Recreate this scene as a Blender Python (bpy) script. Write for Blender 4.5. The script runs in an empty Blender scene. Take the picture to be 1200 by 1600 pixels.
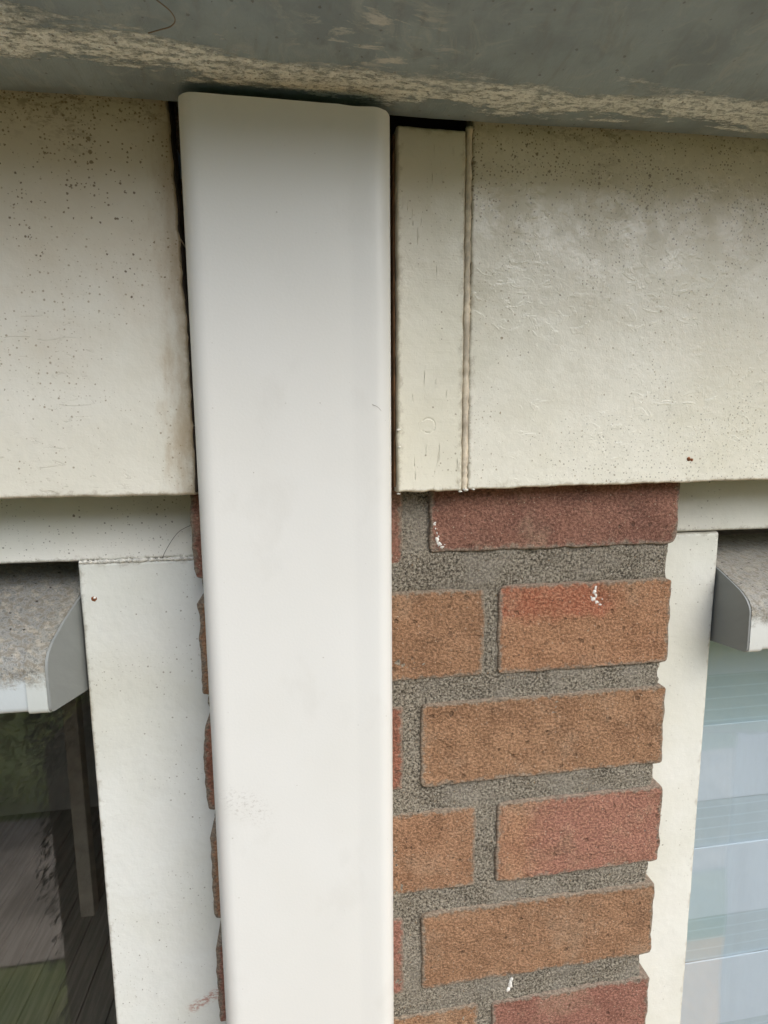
import bpy, bmesh, math, random
from mathutils import Vector, Matrix, noise
random.seed(7)
S = bpy.context.scene
COL = S.collection
EYE = 2.25            # height of the camera above the ground (m); building sizes below are in mm from that level

# ------------------------------------------------------------------ camera
cam_d = bpy.data.cameras.new('camera'); cam = bpy.data.objects.new('camera', cam_d); COL.objects.link(cam)
cam_d.sensor_fit = 'VERTICAL'; cam_d.sensor_height = 36.0; cam_d.lens = 36.0 * 850.0 / 1600.0
cam_d.clip_start = 0.01; cam_d.clip_end = 500
cam.matrix_world = Matrix(((0.98871907, 0.02637972, -0.14744056, 0.0),
                           (-0.14964757, 0.13230157, -0.9798479, -0.2625),
                           (-0.00634149, 0.99085842, 0.13475674, EYE),
                           (0, 0, 0, 1)))
S.camera = cam

# ------------------------------------------------------------------ sky, sun, exposure
SUN_EL, SUN_AZ = math.radians(47), math.radians(150)    # azimuth clockwise from +Y
W = bpy.data.worlds.new('World'); S.world = W; W.use_nodes = True
wn = W.node_tree; bg = wn.nodes['Background']
sky = wn.nodes.new('ShaderNodeTexSky'); sky.sky_type = 'NISHITA'; sky.sun_disc = False
sky.sun_elevation = SUN_EL; sky.sun_rotation = SUN_AZ
sky.air_density = 0.9; sky.dust_density = 4.0; sky.ozone_density = 1.0
wn.links.new(sky.outputs['Color'], bg.inputs['Color']); bg.inputs['Strength'].default_value = 0.11
sd = bpy.data.lights.new('sun', 'SUN'); sd.energy = 1.5; sd.angle = math.radians(60); sd.color = (0.90, 0.965, 0.99)
sun = bpy.data.objects.new('sun', sd); COL.objects.link(sun)
sdir = Vector((math.sin(SUN_AZ) * math.cos(SUN_EL), math.cos(SUN_AZ) * math.cos(SUN_EL), math.sin(SUN_EL)))
sun.rotation_euler = sdir.to_track_quat('Z', 'Y').to_euler(); sun.location = (1, -4, 6)
S.view_settings.view_transform = 'Standard'; S.view_settings.look = 'None'
S.view_settings.exposure = 0.84; S.view_settings.gamma = 1.0
S.cycles.max_bounces = 6; S.cycles.diffuse_bounces = 4; S.cycles.glossy_bounces = 3; S.cycles.transmission_bounces = 3; S.cycles.transparent_max_bounces = 12
S.cycles.caustics_reflective = False; S.cycles.caustics_refractive = False

# ------------------------------------------------------------------ scene helpers
def V(x, y, z): return Vector((x / 1000.0, y / 1000.0, EYE + z / 1000.0))
def tag(o, label=None, cat=None, group=None, kind=None):
    if label: o['label'] = label
    if cat: o['category'] = cat
    if group: o['group'] = group
    if kind: o['kind'] = kind
    return o
def empty(name, base, label=None, cat=None, group=None, kind=None):
    o = bpy.data.objects.new(name, None); COL.objects.link(o); o.location = base; o.empty_display_size = 0.05
    return tag(o, label, cat, group, kind)
def world_loc(o):
    l = o.location.copy(); p = o.parent
    while p: l += p.location; p = p.parent
    return l
def link(name, verts, faces, mat, parent=None, base=None, smooth=True):
    """verts in world metres -> one mesh object with its origin at base"""
    if base is None: base = world_loc(parent) if parent else Vector((0, 0, 0))
    me = bpy.data.meshes.new(name)
    me.from_pydata([tuple(Vector(v) - base) for v in verts], [], faces); me.update()
    if smooth: me.polygons.foreach_set('use_smooth', [True] * len(me.polygons))
    if mat: me.materials.append(mat)
    o = bpy.data.objects.new(name, me); COL.objects.link(o)
    if parent: o.parent = parent; o.location = base - world_loc(parent)
    else: o.location = base
    return o
def fix_normals(o):
    bm = bmesh.new(); bm.from_mesh(o.data); bmesh.ops.recalc_face_normals(bm, faces=bm.faces); bm.to_mesh(o.data); bm.free()
    return o
def nz(x, y, z, s=0): return noise.noise(Vector((x + s * 17.3, y + s * 5.1, z - s * 9.7)))
def fz(x, y, z, s=0, o=4):
    return noise.fractal(Vector((x + s * 17.3, y + s * 5.1, z - s * 9.7)), .75, 2.0, o)

def spread(a, b, step, r, fine=None, coarse=60):
    """coordinates from a to b, tighter within r of the ends; outside the fine range coarse"""
    out = []
    t = a
    while t < b - 1e-6:
        out.append(t)
        d = min(t - a, b - t)
        st = step
        if r > 0 and d < r * 1.05: st = min(step, r / 4.0)
        if fine and (t < fine[0] - 1 or t > fine[1]): st = coarse if d > r * 1.05 else max(r / 2.0, .5)
        if fine and t < fine[0] - 1 and t + st > fine[0]: st = max(fine[0] - t, .5)
        if b - r > t and t + st > b - r and r > 0: st = max(b - r - t, .2)
        t += st
    if b - out[-1] < .15: out.pop()
    out.append(b)
    return out
def slab(name, x0, x1, z0, z1, yf, yb, mat, parent=None, base=None, r=2.0, step=2.0, edge=(0, 0, 0, 0), ef=0.12,
         surf=0.0, sf=0.08, seed=0, finex=None, finez=None, eo=4, shape=None, ry=None, rc=0):
    """a board or brick facing -y: rounded arrises, uneven outline (edge = left, right, bottom, top in mm), uneven face"""
    ry = ry or r
    xs = spread(x0, x1, step, r, finex); zs = spread(z0, z1, step, r, finez)
    verts, faces, rims = [], [], []
    nx, nz_ = len(xs), len(zs)
    for j, z in enumerate(zs):
        el = edge[0] * fz(0.3, z * ef, 1.7, seed, eo) if edge[0] else 0
        er = edge[1] * fz(7.3, z * ef, 4.7, seed, eo) if edge[1] else 0
        tz = (z - z0) / (z1 - z0)
        for i, x in enumerate(xs):
            eb = edge[2] * fz(x * ef, 3.1, 8.8, seed, eo) if edge[2] else 0
            et = edge[3] * fz(x * ef, 9.1, 2.8, seed, eo) if edge[3] else 0
            dx0, dx1, dz0, dz1 = x - x0, x1 - x, z - z0, z1 - z
            X = x + el * math.exp(-dx0 / 8.0) + er * math.exp(-dx1 / 8.0)
            Z = z + eb * math.exp(-dz0 / 8.0) + et * math.exp(-dz1 / 8.0)
            y = yf
            for d in (dx0, dx1, dz0, dz1):
                if d < r: y += ry * (1 - math.sqrt(max(0, 1 - (1 - d / r) ** 2)))
            if rc:
                ax, az = min(dx0, dx1), min(dz0, dz1); rr = rc * (.35 + .65 * (1 + nz(x * .05, 3, z * .05, seed)))
                if ax < rr and az < rr:
                    L = math.hypot(rr - ax, rr - az)
                    if L > rr:
                        q = 1 - rr / L
                        X += (rr - ax) * q * (1 if dx0 < dx1 else -1); Z += (rr - az) * q * (1 if dz0 < dz1 else -1)
            if surf: y += surf * fz(X * sf, 0, Z * sf, seed + 3, 3)
            if shape: X, y, Z = shape(X, y, Z)
            verts.append(V(X, y, Z)); rims.append(math.exp(-min(dx0, dx1, dz0, dz1) / 3.0))
    for j in range(nz_ - 1):
        for i in range(nx - 1):
            a = j * nx + i; faces.append((a, a + 1, a + nx + 1, a + nx))
    ring = [i for i in range(nx)] + [j * nx + nx - 1 for j in range(1, nz_)] + \
           [(nz_ - 1) * nx + i for i in range(nx - 2, -1, -1)] + [j * nx for j in range(nz_ - 2, 0, -1)]
    n0 = len(verts)
    for k in ring:
        v = verts[k].copy(); v.y = yb / 1000.0; verts.append(v)
    m = len(ring)
    for k in range(m):
        k2 = (k + 1) % m
        faces.append((ring[k2], ring[k], n0 + k, n0 + k2))
    faces.append(tuple(n0 + k for k in range(m)))
    o = link(name, verts, faces, mat, parent, base)
    at = o.data.attributes.new('rim', 'FLOAT', 'POINT'); at.data.foreach_set('value', rims + [1.0] * m)
    return o
def prism(name, prof, x0, x1, mat, parent=None, base=None, xs=None, warp=None, closed=True, smooth=True):
    """profile of (y, z) mm extruded along x"""
    xs = xs or [x0, x1]; n = len(prof); verts, faces = [], []
    for x in xs:
        for (y, z) in prof:
            p = (x, y, z)
            if warp: p = warp(*p)
            verts.append(V(*p))
    for k in range(len(xs) - 1):
        for i in range(n if closed else n - 1):
            i2 = (i + 1) % n
            faces.append((k * n + i, k * n + i2, (k + 1) * n + i2, (k + 1) * n + i))
    if closed:
        faces.append(tuple(range(n))); faces.append(tuple((len(xs) - 1) * n + i for i in reversed(range(n))))
    o = fix_normals(link(name, verts, faces, mat, parent, base, smooth)); o.data.set_sharp_from_angle(angle=math.radians(40)); return o
def bend(pts, r, n=5):
    """round the inner corners of a polyline"""
    out = [pts[0]]
    for a, b, c in zip(pts, pts[1:], pts[2:]):
        a, b, c = Vector(a), Vector(b), Vector(c)
        la, lc = (a - b).length, (c - b).length
        q = min(r, la * .45, lc * .45)
        p0, p1 = b + (a - b) / la * q, b + (c - b) / lc * q
        for k in range(n + 1):
            t = k / n
            out.append(tuple((1 - t) ** 2 * p0 + 2 * t * (1 - t) * b + t * t * p1))
    out.append(pts[-1]); return out
def box(name, x0, x1, y0, y1, z0, z1, mat, parent=None, base=None, bev=0.0):
    vs = [V(x, y, z) for x in (x0, x1) for y in (y0, y1) for z in (z0, z1)]
    fs = [(0, 1, 3, 2), (4, 6, 7, 5), (0, 4, 5, 1), (2, 3, 7, 6), (0, 2, 6, 4), (1, 5, 7, 3)]
    o = link(name, vs, fs, mat, parent, base, smooth=False)
    if bev:
        m = o.modifiers.new('bevel', 'BEVEL'); m.width = bev / 1000.0; m.segments = 2
    return o
def tube(name, pts, r, mat, parent=None, base=None, n=5, rv=0.0):
    """thin thread or bead through points (mm)"""
    verts, faces = [], []
    P = [Vector(p) for p in pts]
    for k, p in enumerate(P):
        t = (P[min(k + 1, len(P) - 1)] - P[max(k - 1, 0)]).normalized()
        u = t.cross(Vector((0.13, 1, 0.21))).normalized(); w = t.cross(u)
        rr = r * (1 + rv * nz(k * .7, 1.1, 2.2))
        for i in range(n):
            a = 2 * math.pi * i / n
            q = p + (u * math.cos(a) + w * math.sin(a)) * rr
            verts.append(V(*q))
    for k in range(len(P) - 1):
        for i in range(n):
            i2 = (i + 1) % n
            faces.append((k * n + i, k * n + i2, (k + 1) * n + i2, (k + 1) * n + i))
    faces.append(tuple(range(n))); faces.append(tuple((len(P) - 1) * n + i for i in reversed(range(n))))
    return fix_normals(link(name, verts, faces, mat, parent, base))
def curve_pts(ctrl, n=24):
    out = []
    c = [Vector(p) for p in ctrl]; c = [2 * c[0] - c[1]] + c + [2 * c[-1] - c[-2]]
    m = len(c) - 3
    for k in range(m * n + 1):
        s = min(int(k / n), m - 1); t = k / n - s
        a, b, d, e = c[s:s + 4]
        out.append(0.5 * ((2 * b) + (d - a) * t + (2 * a - 5 * b + 4 * d - e) * t * t + (3 * b - a - 3 * d + e) * t ** 3))
    return out

# ------------------------------------------------------------------ material helpers (procedural, coordinates in mm)
class NT:
    def __init__(s, name, plane='xz'):
        s.plane = plane
        s.m = bpy.data.materials.new(name); s.m.use_nodes = True
        s.t = s.m.node_tree; s.b = s.t.nodes['Principled BSDF']; s.out = s.t.nodes['Material Output']
        g = s.t.nodes.new('ShaderNodeNewGeometry')
        v = s.t.nodes.new('ShaderNodeVectorMath'); v.operation = 'MULTIPLY_ADD'
        s.t.links.new(g.outputs['Position'], v.inputs[0])
        v.inputs[1].default_value = (1000,) * 3; v.inputs[2].default_value = (0, 0, -EYE * 1000)
        s.pos = v.outputs[0]; s.geo = g
        x = s.t.nodes.new('ShaderNodeSeparateXYZ'); s.t.links.new(s.pos, x.inputs[0])
        s.x, s.y, s.z = x.outputs
        c = s.t.nodes.new('ShaderNodeCombineXYZ')               # flat coordinates across the surface
        if plane == 'xz': u, v = s.math('MULTIPLY_ADD', s.y, .43, s.x), s.math('MULTIPLY_ADD', s.y, .57, s.z)
        elif plane == 'xy': u, v = s.x, s.math('MULTIPLY_ADD', s.z, -.8, s.y)
        s.t.links.new(u, c.inputs[0]); s.t.links.new(v, c.inputs[1]); s.uv = c.outputs[0]
    def _in(s, sock, val):
        if val is None: return
        if hasattr(val, 'node'): s.t.links.new(val, sock)
        else:
            if sock.type == 'RGBA' and not isinstance(val, (int, float)): val = tuple(val) + ((1,) if len(val) == 3 else ())
            elif sock.type == 'RGBA': val = (val, val, val, 1)
            sock.default_value = val
    def math(s, op, a, b=None, c=None, clamp=False):
        n = s.t.nodes.new('ShaderNodeMath'); n.operation = op; n.use_clamp = clamp
        s._in(n.inputs[0], a); s._in(n.inputs[1], b); s._in(n.inputs[2], c); return n.outputs[0]
    def scale(s, v, k, off=(0, 0, 0)):
        n = s.t.nodes.new('ShaderNodeVectorMath'); n.operation = 'MULTIPLY_ADD'
        if not isinstance(k, (int, float)): k = (k[0], k[2] if s.plane == 'xz' else k[1], 1)
        s._in(n.inputs[0], v); n.inputs[1].default_value = k if not isinstance(k, (int, float)) else (k,) * 3
        n.inputs[2].default_value = off; return n.outputs[0]
    def noise(s, sc, detail=4, rough=.55, off=0, dist=0.0, vec=None):
        n = s.t.nodes.new('ShaderNodeTexNoise'); n.noise_dimensions = '2D'
        s._in(n.inputs['Vector'], s.scale(vec or s.uv, sc, (off * 3.7, off * 1.7, 0)))
        n.inputs['Scale'].default_value = 1; n.inputs['Detail'].default_value = detail
        n.inputs['Roughness'].default_value = rough; n.inputs['Distortion'].default_value = dist
        return n.outputs['Fac']
    def noisevec(s, sc, amp, off=0):
        n = s.t.nodes.new('ShaderNodeTexNoise'); n.noise_dimensions = '2D'
        s._in(n.inputs['Vector'], s.scale(s.uv, sc, (off,) * 3)); n.inputs['Scale'].default_value = 1
        n.inputs['Detail'].default_value = 1
        a = s.t.nodes.new('ShaderNodeVectorMath'); a.operation = 'MULTIPLY_ADD'
        s._in(a.inputs[0], n.outputs['Color']); a.inputs[1].default_value = (amp,) * 3; s._in(a.inputs[2], s.uv)
        return a.outputs[0]
    def ramp(s, v, a, b, lo=0.0, hi=1.0, smooth=True):
        n = s.t.nodes.new('ShaderNodeMapRange'); n.interpolation_type = 'SMOOTHSTEP' if smooth else 'LINEAR'
        s._in(n.inputs[0], v)
        if a > b: a, b, lo, hi = b, a, hi, lo
        n.inputs[1].default_value = a; n.inputs[2].default_value = b
        n.inputs[3].default_value = lo; n.inputs[4].default_value = hi; return n.outputs[0]
    def mix(s, f, a, b, mode='MIX'):
        n = s.t.nodes.new('ShaderNodeMix'); n.data_type = 'RGBA'; n.blend_type = mode
        s._in(n.inputs[0], f); s._in(n.inputs[6], a); s._in(n.inputs[7], b); return n.outputs[2]
    def specks(s, cell, size, prob, mask=None, off=0, wob=.6):
        """scattered irregular spots: one per cell (mm), only in a share of the cells"""
        n = s.t.nodes.new('ShaderNodeTexVoronoi'); n.feature = 'F1'; n.voronoi_dimensions = '2D'
        s._in(n.inputs['Vector'], s.scale(s.noisevec(1.1 / size, size * wob, off), 1.0 / cell, (off * 3.1, off, off * 2.3)))
        n.inputs['Scale'].default_value = 1
        x = s.t.nodes.new('ShaderNodeSeparateXYZ'); s.t.links.new(n.outputs['Color'], x.inputs[0])
        p = s.math('MULTIPLY', mask, prob) if mask is not None else prob
        on = s.math('LESS_THAN', x.outputs[0], p)
        rad = s.math('MULTIPLY_ADD', x.outputs[1], size / cell * .8, size / cell * .3)
        d = s.math('DIVIDE', n.outputs['Distance'], rad)
        return s.math('MULTIPLY', s.ramp(d, 1.0, .55), on)
    def bump(s, h, dist, strength=1.0, prev=None):
        n = s.t.nodes.new('ShaderNodeBump'); s._in(n.inputs['Height'], h)
        n.inputs['Distance'].default_value = dist / 1000.0; n.inputs['Strength'].default_value = strength
        if prev is not None: s.t.links.new(prev, n.inputs['Normal'])
        return n.outputs[0]
    def done(s, col, rough=.5, normal=None, metal=0.0, spec=.5):
        s._in(s.b.inputs['Base Color'], col); s._in(s.b.inputs['Roughness'], rough)
        s._in(s.b.inputs['Metallic'], metal); s._in(s.b.inputs['Specular IOR Level'], spec)
        if normal is not None: s.t.links.new(normal, s.b.inputs['Normal'])
        return s.m

def mat_paint(name, col, dirt=(.30, .25, .17), off=0, speckp=.25, mold=0.0, brush=.05, peel=.10, gloss=.34, spec=.5, extra=None, big=.25):
    n = NT(name)
    base = n.mix(n.ramp(n.noise(.012, 3, off=off), .35, .7), col, tuple(c * k for c, k in zip(col, (.93, .925, .89))))
    grime = n.ramp(n.noise(.05, 5, .65, off=off + 3, dist=.6),   .52, .78, 0, .16)
    base = n.mix(grime, base, tuple(c * .74 for c in col))
    h = n.noise(.20, 3, .5, off=off + 1)                               # orange peel of old paint
    st = n.noise((.035, .3, .9), 3, .6, off=off + 2)                   # brush strokes along the board
    nm = n.bump(h, peel * 3, .6); nm = n.bump(st, brush * 2.4, .5, nm)
    gr = n.noise(1.1, 2, .6, off=off + 8); nm = n.bump(gr, .10, .5, nm)
    dens = n.ramp(n.noise(.018, 3, .6, off=off + 5), .40, .66)
    s1 = n.specks(3.6, .55, speckp * 1.8, dens, off + 1)
    s2 = n.specks(8.0, .8, speckp * big * .8, dens, off + 2, .9)
    s3 = n.specks(2.0, .36, speckp * 1.8, dens, off + 4)
    sp = n.math('MAXIMUM', n.math('MULTIPLY', s1, .75), n.math('MAXIMUM', s2, n.math('MULTIPLY', s3, .45)))
    colr = n.mix(sp, base, dirt)
    at = n.t.nodes.new('ShaderNodeAttribute'); at.attribute_name = 'rim'
    rim = n.math('MULTIPLY_ADD', n.noise(.18, 5, .75, off=off + 14), 1.6, n.math('ADD', at.outputs['Fac'], -.8))
    colr = n.mix(n.ramp(rim, .45, .95, 0, .5), colr, tuple(.5 * c + .5 * d for c, d in zip(dirt, (.30, .25, .17))))
    if extra: colr, nm = extra(n, colr, nm)
    rg = n.ramp(n.noise(.07, 4, .6, off=off + 6), .3, .7, gloss - .06, gloss + .14)
    return n.done(colr, rg, nm, spec=spec)

# --- brick
def mat_brick(name, a, b, off=0, patch=None):
    n = NT(name)
    col = n.mix(n.ramp(n.noise(.045, 4, .6, off=off), .35, .68), a, b)
    if patch: col = patch(n, col)
    dust = n.ramp(n.noise(.028, 4, .65, off=off + 21), .50, .72, 0, .42); col = n.mix(dust, col, (.40, .29, .195))
    burn = n.ramp(n.noise((.035, .1, .06), 4, .7, off=off + 27), .54, .74, 0, .45); col = n.mix(burn, col, tuple(c * .5 for c in b))
    # sanded face: pale and dark grains
    g = n.noise((.60, .5, .75), 3, .75, off=off + 2)
    col = n.mix(n.ramp(g, .50, .63, 0, .50), col, tuple(min(1, c * 1.5 + .06) for c in a))
    col = n.mix(n.ramp(g, .49, .36, 0, .60), col, tuple(c * .40 + .006 for c in b))
    g2 = n.specks(2.6, .55, .22, None, off + 3); col = n.mix(n.math('MULTIPLY', g2, .8), col, (.07, .045, .032))
    g3 = n.specks(2.8, .42, .22, None, off + 5); col = n.mix(n.math('MULTIPLY', g3, .8), col, (.52, .42, .32))
    pit = n.specks(9, 1.5, .30, None, off + 9, .9); col = n.mix(n.math('MULTIPLY', pit, .55), col, tuple(c * .35 for c in b))
    # mortar smeared over the arrises
    at = n.t.nodes.new('ShaderNodeAttribute'); at.attribute_name = 'rim'
    rim = n.math('MULTIPLY_ADD', n.noise(.22, 4, .7, off=off + 31), 1.3, n.math('ADD', at.outputs['Fac'], -.62))
    rim = n.math('MULTIPLY', n.ramp(rim, .42, .78), .8)
    mcol = n.mix(n.ramp(g, .42, .58), (.17, .15, .118), (.31, .27, .21)); col = n.mix(rim, col, mcol)
    col = n.mix(.12, col, (.25, .20, .16))
    nm = n.bump(n.noise(.13, 3, .6, off=off + 7), 1.6, .7)
    nm = n.bump(n.math('MULTIPLY_ADD', pit, -.8, g), 1.1, .9, nm)
    return n.done(col, .9, nm, spec=.25)
TAN, TAN2 = (.345, .19, .10), (.255, .13, .064)
RED, RED2 = (.30, .11, .065), (.22, .08, .048)
PNK, PNK2 = (.30, .13, .092), (.23, .09, .062)
M = {}
M['tan'] = mat_brick('brick_tan', TAN, TAN2, 0)
M['tan_b'] = mat_brick('brick_ochre', (.325, .175, .092), (.26, .135, .068), 11)
M['tan_c'] = mat_brick('brick_amber', (.345, .185, .10), (.27, .135, .068), 23)
M['dark_red'] = mat_brick('brick_dark_red', (.255, .115, .078), (.19, .08, .056), 31)
M['red'] = mat_brick('brick_red', RED, RED2, 43)
M['pink'] = mat_brick('brick_rose', PNK, PNK2, 57)
def p_redtop(n, col):      # a fired red flash along the top of this brick
    zz = n.math('MULTIPLY_ADD', n.noise(.05, 3, off=4), 22, n.z)
    a = n.ramp(zz, -88, -78); b = n.ramp(n.math('MULTIPLY_ADD', n.noise(.07, 3, off=9), 24, n.x), 185, 165)
    return n.mix(n.math('MULTIPLY', n.math('MULTIPLY', a, b), .85), col, (.36, .10, .052))
M['flash'] = mat_brick('brick_red_flash', (.38, .20, .105), (.30, .145, .072), 61, p_redtop)
def p_pinkright(n, col):
    a = n.ramp(n.math('MULTIPLY_ADD', n.noise(.06, 3, off=14), 30, n.x), 128, 150)
    return n.mix(n.math('MULTIPLY', a, .92), col, (.33, .14, .105))
M['half'] = mat_brick('brick_tan_rose', (.38, .20, .11), (.30, .14, .078), 71, p_pinkright)

def mat_mortar():
    n = NT('mortar_sandy')
    col = n.mix(n.ramp(n.noise(.05, 4), .35, .7), (.285, .25, .195), (.205, .178, .138))
    g = n.noise(.72, 3, .8, off=3)
    col = n.mix(n.ramp(g, .51, .60, 0, .85), col, (.46, .42, .34))
    col = n.mix(n.ramp(g, .48, .38, 0, .85), col, (.045, .04, .034))
    s1 = n.specks(2.4, .45, .25, None, 2); col = n.mix(s1, col, (.50, .46, .40))
    s2 = n.specks(2.7, .5, .25, None, 6); col = n.mix(s2, col, (.05, .045, .04))
    s3 = n.specks(3.5, .5, .15, None, 8); col = n.mix(s3, col, (.30, .20, .11))
    lt = n.ramp(n.noise(.035, 4, .6, off=15), .45, .68, 0, .45); col = n.mix(lt, col, (.34, .31, .26))
    nm = n.bump(n.noise(.22, 5, .7, off=5), 3.0, .9); nm = n.bump(n.noise(.95, 3, .7, off=6), .8, .9, nm)
    return n.done(col, .95, nm, spec=.2)
M['mortar'] = mat_mortar()

def mat_zinc():
    n = NT('zinc_patina', 'xy')
    col = n.mix(n.ramp(n.noise(.03, 5, .6), .35, .68), (.295, .385, .45), (.225, .295, .35))
    # dull diagonal wipe marks
    dg = n.noise((.22, .05, .05), 4, .6, off=4, vec=n.noisevec(.02, 18, 2))
    col = n.mix(n.ramp(dg, .5, .8, 0, .35), col, (.20, .23, .235))
    cl = n.noise(.06, 5, .7, off=9, dist=1.2)
    blk = n.specks(7, .7, .35, None, 17, 1.0); col = n.mix(n.math('MULTIPLY', blk, .6), col, (.10, .11, .11))
    col = n.mix(n.ramp(cl, .52, .74, 0, .40), col, (.43, .49, .51))
    # pale crust where water hangs under the gutter
    yy = n.math('ADD', n.y, 38.4)
    yy = n.math('MULTIPLY_ADD', n.ramp(n.x, -110, 30, -10, 4), -1.0, yy)
    yy = n.math('ADD', yy, n.math('MULTIPLY_ADD', n.noise((.02, .1, .02), 5, .68, off=12), 30, -15))
    yy = n.math('ADD', yy, n.math('MULTIPLY_ADD', n.noise((.25, .5, .2), 4, .75, off=13), 9, -4.5))
    band = n.math('MULTIPLY', n.ramp(yy, -10, -3), n.ramp(yy, 8.5, 5.5))
    crumb = n.math('MULTIPLY', n.ramp(n.noise((.16, .5, .3), 6, .82, off=21), .36, .50, .15, 1), n.ramp(n.noise(.55, 4, .8, off=23), .34, .48, .65, 1))
    band = n.math('MULTIPLY', band, crumb)
    col = n.mix(band, col, (.88, .97, 1.0))
    # solder and scrape marks round a seam
    cx = n.math('MULTIPLY', n.math('ADD', n.x, -29.5), 1 / 32.0); cy = n.math('MULTIPLY', n.math('ADD', n.y, 55.2), 1 / 18.0)
    dd = n.math('SQRT', n.math('ADD', n.math('MULTIPLY', cx, cx), n.math('MULTIPLY', cy, cy)))
    near = n.ramp(dd, 1.2, .35)
    scr = n.ramp(n.noise((.055, .16, .1), 6, .72, off=34, dist=.35), .52, .66)
    sm = n.math('MULTIPLY', near, scr)
    col = n.mix(n.math('MULTIPLY', sm, .7), col, (.66, .69, .68))
    rub = n.math('MULTIPLY', near, n.ramp(n.noise(.12, 3, .5, off=40, dist=.3), .55, .80, 0, .35))
    col = n.mix(rub, col, (.10, .10, .085))
    dots = n.specks(3.2, .5, .30, band, 3); col = n.mix(n.math('MULTIPLY', dots, .7), col, (.10, .10, .09))
    nm = n.bump(n.noise(.035, 3, .5, off=7), 3.0, .5); nm = n.bump(band, .9, .7, nm); nm = n.bump(n.noise(.5, 4, .7, off=8), .25, .6, nm)
    wp = n.noise((.5, .12, .1), 4, .7, off=61, vec=n.noisevec(.015, 30, 6)); nm = n.bump(wp, .35, .6, nm)
    return n.done(col, n.ramp(n.noise(.05, 4, off=2), .3, .7, .42, .62), nm, metal=.1)
M['zinc'] = mat_zinc()

CREAM = (.735, .70, .595)
def ex_left(n, col, nm):
    # mould dots crowd near the top, peeling flakes in the middle, brown end grain stain along the cut edge
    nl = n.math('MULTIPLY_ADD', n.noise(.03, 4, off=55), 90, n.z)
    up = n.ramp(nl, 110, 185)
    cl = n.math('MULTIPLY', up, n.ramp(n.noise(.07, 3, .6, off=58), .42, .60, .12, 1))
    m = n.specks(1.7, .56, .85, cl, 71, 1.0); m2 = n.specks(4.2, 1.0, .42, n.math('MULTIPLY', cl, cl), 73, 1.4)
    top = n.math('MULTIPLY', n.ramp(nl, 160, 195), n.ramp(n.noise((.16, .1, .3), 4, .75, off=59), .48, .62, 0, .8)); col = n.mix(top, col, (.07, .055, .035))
    m = n.math('MAXIMUM', m, m2)
    col = n.mix(m, col, (.035, .028, .018))
    e = n.ramp(n.math('MULTIPLY_ADD', n.noise((.1, .1, .035), 5, .7, off=57), 30, n.x), -46, -29)
    col = n.mix(n.math('MULTIPLY', e, .62), col, (.40, .275, .13))
    fx = n.noise((.10, .2, .30), 4, .62, off=61, dist=.8)
    reg = n.math('MULTIPLY', n.ramp(n.noise(.02, 3, off=64), .44, .6), n.math('MULTIPLY', n.ramp(n.z, 70, 40), n.ramp(n.x, -52, -70)))
    fl = n.math('MULTIPLY', n.ramp(fx, .625, .665), reg)
    col = n.mix(n.math('MULTIPLY', fl, .16), col, (.30, .27, .20))
    nm = n.bump(n.math('SUBTRACT', 1.0, fl), .2, .6, nm)
    warm_shade = n.ramp(nl, 50, 175, 0, .5); col = n.mix(warm_shade, col, (.50, .39, .25))  # warm, dim light under the gutter painted into the upper board
    return col, nm
M['fascia_l'] = mat_paint('cream_paint_left', (.80, .79, .725), off=1, speckp=.26, brush=.02, peel=.12, extra=ex_left)
def ex_right(n, col, nm):
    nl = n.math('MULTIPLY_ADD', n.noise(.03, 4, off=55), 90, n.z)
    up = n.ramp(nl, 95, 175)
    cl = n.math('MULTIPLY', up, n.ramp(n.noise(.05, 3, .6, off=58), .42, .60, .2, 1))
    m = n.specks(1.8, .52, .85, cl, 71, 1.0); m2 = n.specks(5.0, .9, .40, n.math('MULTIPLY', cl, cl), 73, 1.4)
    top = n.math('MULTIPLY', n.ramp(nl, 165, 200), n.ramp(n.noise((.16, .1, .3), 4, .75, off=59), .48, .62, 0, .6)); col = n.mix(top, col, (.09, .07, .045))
    m = n.math('MAXIMUM', m, m2)
    low = n.math('MULTIPLY', n.ramp(nl, 75, 40), n.ramp(n.x, 95, 150))
    m3 = n.specks(2.2, .50, .65, low, 77, .9)
    col = n.mix(n.math('MULTIPLY', m, .92), col, (.05, .04, .025)); col = n.mix(n.math('MULTIPLY', m3, .55), col, (.13, .12, .10))
    warm_shade = n.ramp(nl, 55, 180, 0, .46); col = n.mix(warm_shade, col, (.46, .385, .25))  # upper part tinted for the warm shade below the gutter
    bl = n.noise((.13, .2, .2), 3, .55, off=91, dist=.5)
    wr = n.math('MULTIPLY', n.ramp(bl, .54, .66), n.ramp(n.noise(.022, 3, off=93), .46, .60))
    nm = n.bump(wr, .16, .5, nm)
    return col, nm
M['fascia_r'] = mat_paint('cream_paint_right', (.825, .81, .715), off=7, speckp=.30, brush=.015, peel=.09, gloss=.23, spec=.65, extra=ex_right)
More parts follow.
